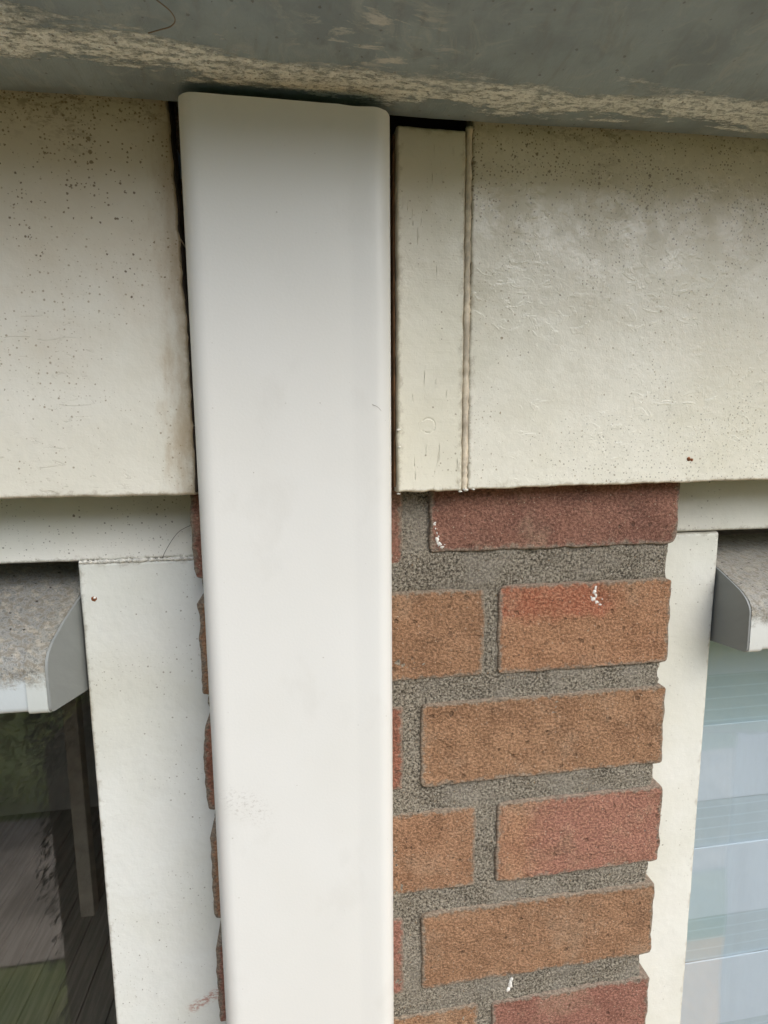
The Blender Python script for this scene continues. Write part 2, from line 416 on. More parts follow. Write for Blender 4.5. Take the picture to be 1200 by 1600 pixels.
def ex_strip(n, col, nm):
    cr = n.noise((.55, .4, .05), 4, .6, off=5)
    ln = n.math('MULTIPLY', n.ramp(cr, .64, .70), n.ramp(n.noise(.04, 3, off=6), .48, .62))
    col = n.mix(n.math('MULTIPLY', ln, .28), col, (.32, .27, .17))
    nm = n.bump(n.math('SUBTRACT', 1.0, ln), .4, .8, nm)
    dx = n.math('ADD', n.x, -58.5); dz = n.math('ADD', n.z, -5.6)           # ring left by a filled screw hole
    d = n.math('SQRT', n.math('ADD', n.math('MULTIPLY', dx, dx), n.math('MULTIPLY', dz, dz)))
    ring = n.math('MULTIPLY', n.math('MULTIPLY', n.ramp(d, 2.7, 3.2), n.ramp(d, 4.0, 3.4)), n.ramp(n.noise(.25, 2, off=3), .40, .55))
    nm = n.bump(ring, -.25, .7, nm); col = n.mix(n.math('MULTIPLY', ring, .16), col, (.42, .37, .26))
    warm_shade = n.ramp(n.math('MULTIPLY_ADD', n.noise(.03, 4, off=55), 90, n.z), 80, 190, 0, .38); col = n.mix(warm_shade, col, (.46, .385, .25))  # gutter shade and warm bounce light put into the strip colour
    return col, nm
M['strip'] = mat_paint('cream_paint_strip', (.825, .805, .70), off=15, speckp=.14, brush=.04, peel=.10, extra=ex_strip)
def ex_jamb(n, col, nm):
    # red brick-dust smear near the pier
    u = n.math('ADD', n.math('MULTIPLY', n.math('ADD', n.x, 62.0), .45), n.math('MULTIPLY', n.math('ADD', n.z, 317.0), -.89))
    w = n.math('ADD', n.math('MULTIPLY', n.math('ADD', n.x, 62.0), .89), n.math('MULTIPLY', n.math('ADD', n.z, 317.0), .45))
    a = n.math('MULTIPLY', n.ramp(n.math('ABSOLUTE', u), 4.5, 1.0), n.ramp(n.math('ABSOLUTE', w), 13, 7))
    a = n.math('MULTIPLY', a, n.ramp(n.noise((.35, .5, .7), 4, .75, off=3), .42, .60))
    return n.mix(n.math('MULTIPLY', a, .75), col, (.40, .14, .09)), nm
M['jamb_l'] = mat_paint('white_paint_jamb', (.74, .76, .73), dirt=(.28, .26, .22), off=21, speckp=.14, peel=.16, brush=.02, gloss=.38, extra=ex_jamb, big=.1)
M['head_l'] = mat_paint('white_paint_head', (.85, .845, .785), dirt=(.22, .2, .16), off=25, speckp=.22, peel=.10, brush=.05, gloss=.38)
M['jamb_r'] = mat_paint('ivory_paint_jamb', (.77, .775, .72), dirt=(.3, .27, .22), off=33, speckp=.10, peel=.10, brush=.03, gloss=.38, big=.15)
M['head_r'] = mat_paint('ivory_paint_head', (.78, .77, .69), dirt=(.25, .22, .17), off=37, speckp=.16, peel=.10, brush=.04, gloss=.38)
def mat_plain(name, col, rough=.6, var=.12, sc=.02, bsc=.4, bd=.2, off=0, spec=.4, metal=0):
    n = NT(name)
    c = n.mix(n.ramp(n.noise(sc, 4, .6, off=off), .3, .7), tuple(v * (1 - var) for v in col), tuple(min(1, v * (1 + var)) for v in col))
    return n.done(c, rough, n.bump(n.noise(bsc, 4, .6, off=off + 2), bd, .6), spec=spec, metal=metal)
def mat_pipe():
    n = NT('white_coated_downpipe')
    col = n.mix(n.ramp(n.noise(.01, 3, off=2), .35, .7), (.725, .73, .71), (.712, .714, .687))
    sp = n.specks(14, .35, .16, None, 5); col = n.mix(n.math('MULTIPLY', sp, .6), col, (.34, .32, .28))
    sp = n.specks(6, .2, .10, None, 9); col = n.mix(n.math('MULTIPLY', sp, .4), col, (.42, .40, .36))
    # grey scuffs about knee of the pipe
    dx = n.math('MULTIPLY', n.math('ADD', n.x, 28.6), 1 / 13.8); dz = n.math('MULTIPLY', n.math('ADD', n.math('MULTIPLY_ADD', n.x, .45, n.z), 176.0), 1 / 9.5)
    d = n.math('SQRT', n.math('ADD', n.math('MULTIPLY', dx, dx), n.math('MULTIPLY', dz, dz)))
    sc = n.math('MULTIPLY', n.ramp(d, 1.2, .3), n.ramp(n.noise((.5, .5, .8), 4, .75, off=17), .52, .66))
    col = n.mix(n.math('MULTIPLY', sc, .45), col, (.38, .36, .33))
    sm = n.ramp(n.noise((.03, .05, .02), 4, .6, off=19), .56, .74, 0, .14); col = n.mix(sm, col, (.52, .51, .47))
    nm = n.bump(n.noise(.012, 2, off=4), 1.2, .35); nm = n.bump(n.noise(.9, 2, off=6), .06, .5, nm)
    return n.done(col, n.ramp(n.noise(.03, 3, off=8), .3, .7, .36, .46), nm)
M['pipe'] = mat_pipe()
M['pipe_edge'] = mat_plain('pipe_cut_edge', (.62, .60, .54), .6)
def mat_vent(name, col, ztop):
    n = NT(name)
    z = n.math('MULTIPLY_ADD', n.noise(.16, 4, .7, off=3), 14, n.z)
    top = n.ramp(z, ztop - 2, ztop + 6)                                     # soot and lichen lie on the sloping lid
    g = n.noise(.30, 5, .75, off=5)
    d = n.math('MULTIPLY', top, n.ramp(g, .36, .60, .45, 1))
    c = n.mix(n.math('MULTIPLY', d, .9), col, (.185, .16, .12))
    c = n.mix(n.math('MULTIPLY', top, n.ramp(g, .48, .38, 0, .65)), c, (.075, .065, .05))
    pale = n.math('MULTIPLY', top, n.ramp(n.noise(.22, 5, .75, off=15), .53, .64, 0, .75)); c = n.mix(pale, c, (.42, .385, .32))
    b = n.specks(6, .8, .30, top, 4, .9); c = n.mix(b, c, (.05, .04, .03))
    s = n.specks(5, .5, .20, None, 8); c = n.mix(n.math('MULTIPLY', s, .6), c, (.25, .24, .21))
    nm = n.bump(n.math('MULTIPLY', top, n.noise(.45, 4, .7, off=5)), .9, .7); nm = n.bump(n.noise(.3, 3, off=9), .12, .5, nm)
    return n.done(c, .55, nm)
M['vent_l'] = mat_vent('ventilator_body_left', (.53, .585, .61), -99)
M['ventcap_l'] = mat_vent('ventilator_cap_left', (.55, .59, .58), -99)
M['vent_r'] = mat_vent('ventilator_body_right', (.66, .68, .655), -97)
M['ventside'] = mat_plain('ventilator_cap_side', (.26, .275, .27), .5, .06, .05, .3, .15)
M['rawwood'] = mat_plain('raw_brown_wood', (.16, .085, .04), .85, .4, .12, .5, .5)
M['sealant'] = mat_plain('grubby_sealant', (.64, .565, .445), .75, .22, .12, .5, .6)
M['flake'] = mat_plain('flaked_white_paint', (.70, .69, .63), .55, .25, .4, .6, .5)
M['splash'] = mat_plain('white_paint_splash', (.74, .72, .68), .5, .1, .3, .8, .3)
M['rust'] = mat_plain('rusty_nail', (.22, .075, .025), .8, .4, .6, 1.0, .3)
M['thread'] = mat_plain('grey_thread', (.20, .17, .13), .8)
M['darkwood_shade'] = mat_plain('dark_wood_gap_shade', (.035, .025, .018), .9)  # near-black: subfloor wood, also shade painted into the fascia gaps
M['roof'] = mat_plain('roof_sheet', (.10, .09, .085), .9)
M['plaster'] = mat_plain('room_plaster', (.48, .47, .44), .9, sc=.003, bsc=.05)
M['ceiling'] = mat_plain('room_ceiling', (.5, .48, .45), .9, sc=.003, bsc=.05)
M['post'] = mat_plain('painted_post', (.5, .45, .38), .6, sc=.01)
def mat_glass():
    n = NT('window_glass'); t = n.t
    dot = t.nodes.new('ShaderNodeVectorMath'); dot.operation = 'DOT_PRODUCT'
    t.links.new(n.geo.outputs['Normal'], dot.inputs[0]); t.links.new(n.geo.outputs['Incoming'], dot.inputs[1])
    c = n.math('ABSOLUTE', dot.outputs['Value'])
    f = n.math('MULTIPLY_ADD', n.math('POWER', n.math('SUBTRACT', 1.0, c), 5.0), .85, .15)
    tr = t.nodes.new('ShaderNodeBsdfTransparent'); tr.inputs[0].default_value = (.975, .985, .98, 1)
    gl = t.nodes.new('ShaderNodeBsdfGlossy'); gl.inputs['Roughness'].default_value = 0.012
    nm = n.bump(n.noise(.004, 2), 1.0, .12); t.links.new(nm, gl.inputs['Normal'])
    mx = t.nodes.new('ShaderNodeMixShader'); t.links.new(f, mx.inputs[0]); t.links.new(tr.outputs[0], mx.inputs[1]); t.links.new(gl.outputs[0], mx.inputs[2])
    t.links.new(mx.outputs[0], n.out.inputs['Surface']); return n.m
M['glass'] = mat_glass()
def mat_fabric(name, col, stripes):
    n = NT(name)
    w = n.noise((.9, .5, .05), 2, .6, off=2); c = n.mix(n.ramp(w, .35, .65, 0, .5), col, tuple(v * .93 for v in col))
    if stripes:
        fr = n.math('FRACT', n.math('MULTIPLY', n.z, 1 / 8.4))
        ln = n.math('MULTIPLY', n.ramp(fr, .0, .08), n.ramp(fr, .20, .12))
        c = n.mix(n.math('MULTIPLY', ln, .55), c, tuple(min(1, v * 1.22) for v in col))
    return n.done(c, .85, n.bump(n.noise((1.2, 1, 1.2), 2), .12, .6), spec=.2)
M['band'] = mat_fabric('blind_fabric', (.70, .83, .97), False)
M['sheer'] = mat_fabric('blind_sheer', (.55, .69, .79), True)
def mat_wood(name, a, b, off=0):
    n = NT(name, 'xy')
    g = n.noise((.05, .003, .05), 5, .65, off=off)
    return n.done(n.mix(n.ramp(g, .35, .65), a, b), .55, n.bump(g, .5, .5))
M['plank'] = mat_wood('dark_floor_plank', (.36, .34, .30), (.26, .245, .215))
def mat_ground(name, a, b, sc, off=0, bd=8):
    n = NT(name, 'xy')
    return n.done(n.mix(n.ramp(n.noise(sc, 6, .7, off=off), .35, .66), a, b), .95, n.bump(n.noise(sc * 3, 4, .7, off=off + 3), bd, .8), spec=.15)
M['grass'] = mat_ground('lawn_grass', (.10, .14, .045), (.18, .20, .075), .006)
M['paving'] = mat_ground('brown_paving', (.40, .345, .29), (.24, .205, .17), .004, 5, 3)
M['terrace'] = mat_ground('sandy_terrace', (.60, .37, .17), (.48, .295, .135), .012, 9, 3)
M['leaf'] = mat_ground('hedge_leaf', (.14, .19, .05), (.28, .32, .10), .02, 2, 2)
def translucent(m):      # thin leaves let light through
    t = m.node_tree; b = t.nodes['Principled BSDF']; tl = t.nodes.new('ShaderNodeBsdfTranslucent'); mx = t.nodes.new('ShaderNodeMixShader')
    t.links.new(b.inputs['Base Color'].links[0].from_socket, tl.inputs['Color']); mx.inputs[0].default_value = .5
    t.links.new(b.outputs[0], mx.inputs[1]); t.links.new(tl.outputs[0], mx.inputs[2]); t.links.new(mx.outputs[0], t.nodes['Material Output'].inputs['Surface'])
translucent(M['leaf'])
M['laurel'] = mat_ground('laurel_leaf', (.22, .30, .07), (.42, .46, .16), .02, 12, 2); translucent(M['laurel'])
M['yew'] = mat_ground('silhouette_needle', (.008, .011, .006), (.016, .02, .009), .05, 7, 2)  # near-black leaves for the hedge added as a dark silhouette
M['bark'] = mat_plain('bark', (.09, .065, .045), .9)

# ------------------------------------------------------------------ the setting: ground, house shell
def sheet(name, x0, x1, y0, y1, z, mat):
    o = link(name, [V(x0, y0, z), V(x1, y0, z), V(x1, y1, z), V(x0, y1, z)], [(0, 1, 2, 3)], mat, base=V((x0 + x1) / 2, (y0 + y1) / 2, z), smooth=False)
    return tag(o, kind='structure')
GZ = -2250
sheet('ground', -90000, 90000, -120000, 60000, GZ - 30, M['grass'])
sheet('terrace', -6000, 6000, -1600, 60, GZ - 22, M['terrace'])
sheet('path', -6000, 6000, -2950, -1960, GZ - 22, M['paving'])
base = V(0, 1500, GZ)
fl = box('room_floor', -3000, 1500, 75, 3070, GZ - 60, GZ - 14, M['darkwood_shade'], base=base); tag(fl, kind='structure')
pl_me = None
k = 0; x = -3000 + 12
while x < 1450:
    if pl_me is None:
        p = box('plank', x, x + 110, 78, 3066, GZ - 14, GZ, M['plank'], fl, V(x, 78, GZ - 14), bev=2)
        pl_me = p.data; px0 = x
    else:
        p = bpy.data.objects.new('plank', pl_me); COL.objects.link(p); p.parent = fl
        p.location = V(x, 78, GZ - 14) - base
        m = p.modifiers.new('bevel', 'BEVEL'); m.width = .002; m.segments = 2
    x += 114.6
for nm_, a in (('room_wall', (-3000, 1500, 3070, 3150)), ('room_wall', (-3080, -3000, 60, 3150)), ('room_wall', (1500, 1580, 60, 3150))):
    tag(box(nm_, a[0], a[1], a[2], a[3], GZ - 60, 200, M['plaster'], base=V(a[0], a[2], GZ - 60)), kind='structure')
tag(box('room_ceiling', -3000, 1500, 70, 3070, 202, 260, M['ceiling'], base=V(0, 1500, 202)), kind='structure')
tag(box('lintel', -3000, 1500, 100, 180, -20, 201, M['plaster'], base=V(0, 120, -20)), kind='structure')
tag(box('house_wall', -6000, -1262, 0, 100, GZ - 30, 160, M['tan_b'], base=V(-3600, 50, GZ - 30)), kind='structure')
tag(box('house_wall', 1262, 6000, 0, 100, GZ - 30, 160, M['tan_b'], base=V(3600, 50, GZ - 30)), kind='structure')
rf = link('roof', [V(-6000, -60, 262), V(6000, -60, 262), V(6000, 4000, 2600), V(-6000, 4000, 2600), V(-6000, -60, 300), V(6000, -60, 300), V(6000, 4000, 2640), V(-6000, 4000, 2640)],
     [(0, 3, 2, 1), (4, 5, 6, 7), (0, 1, 5, 4), (1, 2, 6, 5), (2, 3, 7, 6), (3, 0, 4, 7)], M['roof'], base=V(0, 0, 262), smooth=False); tag(rf, kind='structure')

# ------------------------------------------------------------------ brick pier between the windows
pier = empty('brick_pier', V(75, 40, GZ - 22), 'narrow pier of tan and red bricks between the two windows', 'brick pier')
LW = (-1000, 500)
def brick(x0, x1, z0, z1, key, seed, fine=True, out=0.0):
    b = V((x0 + x1) / 2, 0, (z0 + z1) / 2)
    return slab('brick', x0, x1, z0, z1, -out, 40, M[key], pier, b, r=1.2, step=1.6 if fine else 30, rc=4.0 if fine else 0,
                edge=(.75, .8, .65, .65) if fine else (0, 0, 0, 0), ef=.10, surf=.8 if fine else 0, sf=.07, seed=seed, eo=5)
# (x-left, x-right, z-bottom, z-top, material, how far it stands out)
BR = [(-51, 92, 4, 50, 'tan', 0), (99.5, 199, 4, 50, 'red', 0),
      (-52, 49, -66, -10, 'dark_red', 0), (62.3, 198.6, -57.2, -10, 'dark_red', 1.6),
      (-51, 92.3, -124.8, -77, 'tan_b', 0), (99.5, 198.7, -124.8, -76.2, 'flash', .6),
      (-51.8, 49, -186, -138.6, 'red', 0), (58.3, 199.4, -185.3, -138.2, 'tan', .3),
      (-51.4, 89.5, -248, -199.8, 'tan_c', 0), (101, 201.2, -247.7, -199.2, 'half', .5),
      (-51.4, 49.4, -310, -262.3, 'pink', 0), (59, 200.6, -309.2, -261.4, 'tan_b', .4),
      (-51, 92.8, -372, -325, 'tan', 0), (100.9, 201, -372, -325, 'pink', .3),
      (-51, 49, -434, -387, 'tan_c', 0), (59, 200, -434, -387, 'tan', 0)]
for i, (a, b, c, d, key, out) in enumerate(BR): brick(a, b, c, d, key, i + 1, True, out)
br0 = {}
keys = ['tan', 'pink', 'tan_b', 'half', 'tan_c', 'red']
for k in range(29):                                      # courses below the picture, down to the terrace
    zt = -449 - 62.2 * k
    for (a, b) in (((-51, 92), (100.5, 200.5)) if k % 2 == 0 else ((-51, 49), (59, 200))):
        kk = (a, b, (k * 2 + (a > 0)) % 5)
        if zt - 47 < GZ - 20: continue
        if kk not in br0:
            br0[kk] = (brick(a, b, zt - 47, zt, keys[(k * 2 + (a > 0)) % 5], 90 + k, False), zt)
        else:
            o, z0 = br0[kk]; c = o.copy(); COL.objects.link(c); c.parent = pier
            c.location.z = o.location.z + (zt - z0) / 1000.0
for (a, b, c, d, key) in ((-51, 49, 66, 112, 'tan_b'), (62, 199, 66, 112, 'tan'), (-51, 92, 128, 160, 'tan'), (100, 199, 128, 160, 'red')):
    brick(a, b, c, d, key, 70 + int(c), False)
def mortar():
    xs = spread(-48.6, 196.6, 1.5, 3.0); zs = spread(-440, 20, 1.5, 0)
    def yfun(x, z):
        y = .95 + .7 * fz(x * .06, 1, z * .06, 4, 4) + .55 * fz(x * .45, 2, z * .45, 9, 2)
        if -77 < z < -56: y -= .8
        d = min(x + 48.6, 196.6 - x)
        if d < 4: y += 4 * (1 - math.sqrt(max(0, 1 - (1 - d / 4) ** 2)))
        return y
    verts, faces = [], []
    for z in zs:
        er = 1.6 * fz(2, z * .10, 3, 6, 5); el = 1.6 * fz(5, z * .10, 8, 6, 5)
        if -77 < z < -57: er -= .6
        for x in xs:
            X = x + er * math.exp((x - 196.6) / 6) + el * math.exp(-(x + 48.6) / 6)
            verts.append(V(X, yfun(x, z), z))
    nx = len(xs)
    for j in range(len(zs) - 1):
        for i in range(nx - 1):
            a = j * nx + i; faces.append((a, a + 1, a + nx + 1, a + nx))
    n0 = len(verts)                                       # closed sides and back
    L = [j * nx for j in range(len(zs))]; R = [j * nx + nx - 1 for j in range(len(zs))]
    for j in range(len(zs)):
        for q in (L[j], R[j]):
            v = verts[q].copy(); v.y = .038; verts.append(v)
    for j in range(len(zs) - 1):
        faces.append((L[j + 1], n0 + 2 * j + 2, n0 + 2 * j, L[j])); faces.append((R[j], n0 + 2 * j + 1, n0 + 2 * j + 3, R[j + 1]))
        faces.append((n0 + 2 * j, n0 + 2 * j + 2, n0 + 2 * j + 3, n0 + 2 * j + 1))
    link('mortar', verts, faces, M['mortar'], pier)
mortar()
box('mortar', -47, 196, 3.5, 39, GZ - 22, -440, M['mortar'], pier)
box('mortar', -47, 196, 3.5, 39, 20, 162, M['mortar'], pier)
def splash(parts, y, seed):
    """thick little drips of white paint stuck to a brick"""
    verts, faces = [], []
    for (x, z, rx, rz) in parts:
        n0 = len(verts); N = 14
        verts.append(V(x, y - .22, z))
        for ring, (k, yy) in enumerate(((.6, -.18), (1.0, .3))):
            for i in range(N):
                a = 2 * math.pi * i / N
                w = 1 + .75 * nz(math.cos(a) * 2.2 + x, math.sin(a) * 1.6, z, seed)
                verts.append(V(x + rx * k * w * math.cos(a), y + yy, z + rz * k * w * math.sin(a)))
        for i in range(N):
            i2 = (i + 1) % N
            faces.append((n0, n0 + 1 + i2, n0 + 1 + i)); faces.append((n0 + 1 + i, n0 + 1 + i2, n0 + 1 + N + i2, n0 + 1 + N + i))
    o = fix_normals(link('paint_splash', verts, faces, M['splash'], pier, V(parts[0][0], y, parts[0][1])))
    return o
splash([(153.2, -79.8, .9, 1.6), (152.6, -82.2, 1.3, 1.5), (153.5, -84.2, .8, 1.6), (152.2, -86.0, 1.6, 1.3), (154.1, -87.6, 1.4, 1.1), (156.3, -89.2, 1.1, .6), (150.9, -84.6, .5, .4), (157.4, -86.3, .4, .4)], -.75, 1)
splash([(64.6, -42.2, 1.3, 1.2), (66.8, -49.0, .5, .5), (69.9, -53.2, .5, .4), (65.2, -45, .4, .7), (65.9, -47.2, .4, .9), (66.1, -50.6, 1.1, 1.8), (67.4, -53.0, 1.3, 1.2), (68.6, -54.4, 1.2, .8)], -1.7, 2)
splash([(113.2, -313.2, .8, 1.8), (112.4, -316.5, 1.5, 2.6), (111.3, -319.6, 1.5, 1.6)], .8, 3)

# ------------------------------------------------------------------ zinc gutter
gp = [(-11.2, 284.8), (-11.2, 148.7), (-12.5, 140.3), (-16.2, 137.3), (-23.6, 136.5), (-34.1, 136.7), (-46.8, 137.7), (-61.6, 140.1), (-80.6, 144.5), (-103.8, 149.8), (-133.3, 159.3), (-158.6, 175.1), (-173.4, 198.3), (-178.6, 227.8), (-179.7, 259.5), (-187.1, 263.7), (-191.3, 270.0), (-187.1, 276.3), (-178.6, 274.2), (-177.1, 263.7), (-177.0, 227.8), (-171.8, 199.3), (-157.6, 177.2), (-132.2, 161.4), (-102.7, 151.9), (-79.5, 146.6), (-61.6, 142.0), (-46.8, 139.6), (-34.1, 138.6), (-23.6, 138.4), (-17.3, 139.1), (-14.1, 141.3), (-12.8, 148.7), (-12.8, 284.8)]
gxs = [-4000, -2000, -800] + [-300 + 12 * i for i in range(59)] + [800, 2000, 4000]
def gwarp(x, y, z):
    z2 = z - 3.2 + .0166 * max(-400, min(400, x))
    if y < -13: z2 += .55 * nz(x * .012, y * .03, 1, 2) + .25 * nz(x * .05, y * .06, 3, 4)
    return x, y, z2
gut = prism('gutter', gp, 0, 0, M['zinc'], base=V(0, -80, 137), xs=gxs, warp=gwarp)
tag(gut, 'grey zinc gutter with a pale crusty water line running along the eaves', 'gutter')
loop = curve_pts([(-46.4, -53.7, 133.1), (-42.2, -55.8, 133.1), (-38.5, -57.6, 133.2), (-36.5, -60.1, 133.6), (-37.3, -63.3, 134.0), (-40.6, -66.2, 134.7)], 10)
tag(tube('wire_thread', loop, .2, M['thread'], base=V(-42, -55, 137)), 'thin dark curled thread stuck under the gutter', 'thread')

# ------------------------------------------------------------------ fascia boards
def left_edge(x, y, z):
    d = -46.7 - x                                        # chipped cut end: the upper end leans back
    k = math.exp(-max(d, 0) / 9.0)
    off = -3.0 * max(0, min(1, (z - 42) / 95.0)) + .9 * fz(1, z * .16, 2, 3, 5)
    return x + off * k, y, z
fbl = empty('fascia_board', V(-500, -7, -24.6), 'weathered cream fascia board with mould specks, left of the downpipe', 'fascia board')
slab('board', -1300, -46.7, -24.6, 144, -12, -2.2, M['fascia_l'], fbl, r=1.6, step=2.2, edge=(0, 0, .5, .3), ef=.10, surf=.35, sf=.02, seed=3, finex=(-185, 0), shape=left_edge)
slab('raw_or_shade_end', -46.9, -46.15, -23.4, 139, -10.9, -2.3, M['darkwood_shade'], fbl, r=.2, step=4, edge=(0, .5, 0, 0), ef=.16, shape=lambda x, y, z: (x - 2.9 * max(0, min(1, (z - 42) / 95.0)), y, z))  # dark strip over the cream end, painting the shade of the gap
fbr = empty('fascia_board', V(500, -7, -24.7), 'cream fascia board with speckled glossy paint, right of the sealed joint', 'fascia board')
slab('board', 78.2, 1300, -24.7, 150, -12, -2.2, M['fascia_r'], fbr, r=1.2, step=2.4, edge=(.5, 0, .45, .3), ef=.10, surf=.35, sf=.02, seed=5, finex=(0, 320),
     shape=lambda x, y, z: (x, y, z + .012 * min(max(x - 76, 0), 275) * max(0, min(1, (90 - z) / 110.0))))
fst = empty('fascia_strip', V(59, -7, -25.3), 'narrow cream end strip between the downpipe and the sealed joint', 'fascia strip')
slab('board', 44.1, 75.2, -25.3, 133.3, -12.8, -2.2, M['strip'], fst, r=1.3, step=1.6, edge=(.45, .35, .5, .5), ef=.12, surf=.35, sf=.03, seed=8)
bead = [(76.8 + .35 * nz(k * .3, 1, 1), -10.9 + .3 * nz(k * .21, 4, 2), -24.8 + 160 * k / 120.0) for k in range(121)]
tube('sealant_bead', bead, 1.55, M['sealant'], fst, n=7, rv=.3)
for (x, z, s) in ((77, -24.7, 1.2), (74.4, -25.4, .8), (80.7, -24.5, .7), (44.5, -25.9, .7), (44.7, 3.7, .9), (44.9, -4.2, .7)):
    N = 9; vs = []
    for i in range(N):
        a = 2 * math.pi * i / N; w = 1 + .45 * nz(math.cos(a) * 2 + x, math.sin(a) * 2, z)
        vs.append((x + s * w * 1.2 * math.cos(a), z + s * w * .6 * math.sin(a)))
    verts = [V(a, -13.2, b) for a, b in vs] + [V(a, -12.4, b) for a, b in vs]
    faces = [tuple(range(N)), tuple(reversed(range(N, 2 * N)))] + [(i, (i + 1) % N, N + (i + 1) % N, N + i) for i in range(N)]
    fix_normals(link('paint_flake', verts, faces, M['flake'], fst, V(x, -12.8, z)))
box('gap_shade_board', 40, 77.5, -2.0, -.6, 118, 152, M['darkwood_shade'], fst)  # dark board added to blacken the shaded gap above the strip
box('raw_or_shade_end', 43.0, 43.8, -9.5, -2.4, -23, 131, M['rawwood'], fst)
def disc(name, x, y, z, r, mat, parent, seed=0, dome=.4):
    N = 14; verts = [V(x, y - dome, z)]; faces = []
    for k, yy in ((.6, -dome * .7), (1.0, .25)):
        for i in range(N):
            a = 2 * math.pi * i / N; w = 1 + .2 * nz(math.cos(a) * 2, math.sin(a) * 2, seed)
            verts.append(V(x + r * k * w * math.cos(a), y + yy, z + r * k * w * math.sin(a)))
    for i in range(N):
        i2 = (i + 1) % N; faces += [(0, 1 + i, 1 + i2), (1 + i, 1 + N + i, 1 + N + i2, 1 + i2)]
    return fix_normals(link(name, verts, faces, mat, parent, V(x, y, z)))
nl = disc('nail_head', 194, -12.2, -11.5, 1.1, M['rust'], fbr, 3); nl['label'] = 'small rusty nail head bleeding through the paint'
disc('rust_run', 195.8, -12.15, -12, .8, M['rust'], fbr, 5, .2)

# ------------------------------------------------------------------ downpipe
dp = empty('downpipe', V(-2, -25, GZ - 22), 'flat white downpipe with rounded edges running up to the gutter', 'downpipe')
def pipe():
    xl, xr, yf, yb, r = -43.2, 39.0, -32.0, -2.6, 7.4
    prof = [(xl + 1, yb), (xl, yb - 2)]
    N = 9
    for k in range(N + 1):
        a = math.pi / 2 * k / N; prof.append((xl + r - r * math.cos(a), yf + r * .95 - r * .95 * math.sin(a)))
    for t in (.03, .08, .16, .3, .5, .7, .8, .84, .88, .92, .97):
        x = xl + r + (xr - xl - 2 * r) * t
        prof.append((x, yf + .18 * math.sin(math.pi * t) ** .5 + (.14 if .8 < t < .9 else 0)))
    for k in range(N + 1):
        a = math.pi / 2 * (1 - k / N); prof.append((xr - r + r * math.cos(a), yf + r * .95 - r * .95 * math.sin(a)))
    prof += [(xr, yb - 2), (xr - 1, yb)]
    cx, cy = (xl + xr) / 2, (yf + yb) / 2
    inner = [(cx + (x - cx) * (1 - 1.6 / 37.5), cy + (y - cy) * (1 - 1.6 / 14.7)) for x, y in prof]
    n = len(prof); zs = [128.6 - 12 * k for k in range(45)] + [-700, -1200, GZ - 20]
    verts, faces = [], []
    for j, z in enumerate(zs):
        for (x, y) in prof:
            zz = z + (.22 * fz(x * .25, y * .25, 3, 1, 3) if j == 0 else 0)
            verts.append(V(x, y, zz))
    for j in range(len(zs) - 1):
        for i in range(n):
            i2 = (i + 1) % n; faces.append((j * n + i, j * n + i2, (j + 1) * n + i2, (j + 1) * n + i))
    o = fix_normals(link('tube', verts, faces, M['pipe'], dp))
    # cut rim and inner wall at the top
    v2, f2 = [], []
    for (x, y) in prof: v2.append(V(x, y, 128.6 + .22 * fz(x * .25, y * .25, 3, 1, 3) + .02))
    for (x, y) in inner: v2.append(V(x, y, 128.6))
    for (x, y) in inner: v2.append(V(x, y, 60))
    for i in range(n):
        i2 = (i + 1) % n; f2 += [(i, i2, n + i2, n + i), (n + i, n + i2, 2 * n + i2, 2 * n + i)]
    f2.append(tuple(2 * n + i for i in range(n)))
    link('cut_rim', v2, f2, M['pipe_edge'], dp)
pipe()
hair = curve_pts([(29.9, -32.15, 14.0), (32.3, -32.0, 12.9), (34.1, -31.5, 10.8), (35.0, -31.0, 8.5)], 8)
tag(tube('hair_strand', hair, .07, M['thread'], base=V(32, -32, 10)), 'short curved hair stuck to the right side of the white downpipe', 'hair')

# ------------------------------------------------------------------ windows
def window(side):
    s = -1 if side == 'l' else 1
    if side == 'l': xi, xo, xb, zh = -111.0, -1190, -44, -59.6
    else: xi, xo, xb, zh = 242.3, 1190, 192, -55.4
    lab = {'l': 'white framed window with dark glass, left of the brick pier', 'r': 'ivory framed window with pale blue blind, right of the brick pier'}[side]
    w = empty('window', V((xi + xo) / 2, 40, GZ - 20), lab, 'window')
    jm, hm = M['jamb_' + side], M['head_' + side]
    fx = (-200, 0) if side == 'l' else (150, 400)
    a, b = sorted((xi, xb))
    slab('jamb', a, b, GZ - 14, zh - .7, 20, 90, jm, w, r=1.8, step=2.5, edge=(.12, .12, 0, .25), ef=.12, surf=.28, sf=.03, seed=14, finez=(-460, 0))
    a, b = sorted((xo, xb))
    slab('head', a, b, zh, 30, 20.3, 90, hm, w, r=1.6, step=2.5, edge=(0, 0, .22, 0), ef=.10, surf=.28, sf=.03, seed=18, finex=fx)
    a, b = sorted((xo, xo + s * 70))
    box('jamb', a, b, 20, 90, GZ - 14, 30, jm, w, bev=2)
    a, b = sorted((xi + s * .5, xo - s * .5))
    box('bottom_rail', a, b, 20, 90, GZ - 14, GZ + 60, jm, w, bev=2)
    p = box('pane', a, b, 42, 47, GZ + 60.5, zh - 40, M['glass'], w)
    return w
wl = window('l'); wr = window('r')
cr = [(x, 20.6 + .3 * nz(x * .2, 2, 1), -60.0 + .35 * nz(x * .12, 5, 3) + .15 * nz(x * .6, 1, 7)) for x in [-110 + .8 * k for k in range(82)]]
tube('sealant_bead', cr, .95, M['flake'], wl, n=6, rv=1.0)
nd = disc('nail_head', -104.4, 19.8, -78.7, 1.5, M['rust'], wl, 7, .3); nd['label'] = 'rusty nail head in a chip of the jamb paint'
disc('filler', -104.0, 19.7, -78.2, .7, M['splash'], nd, 9, .7)
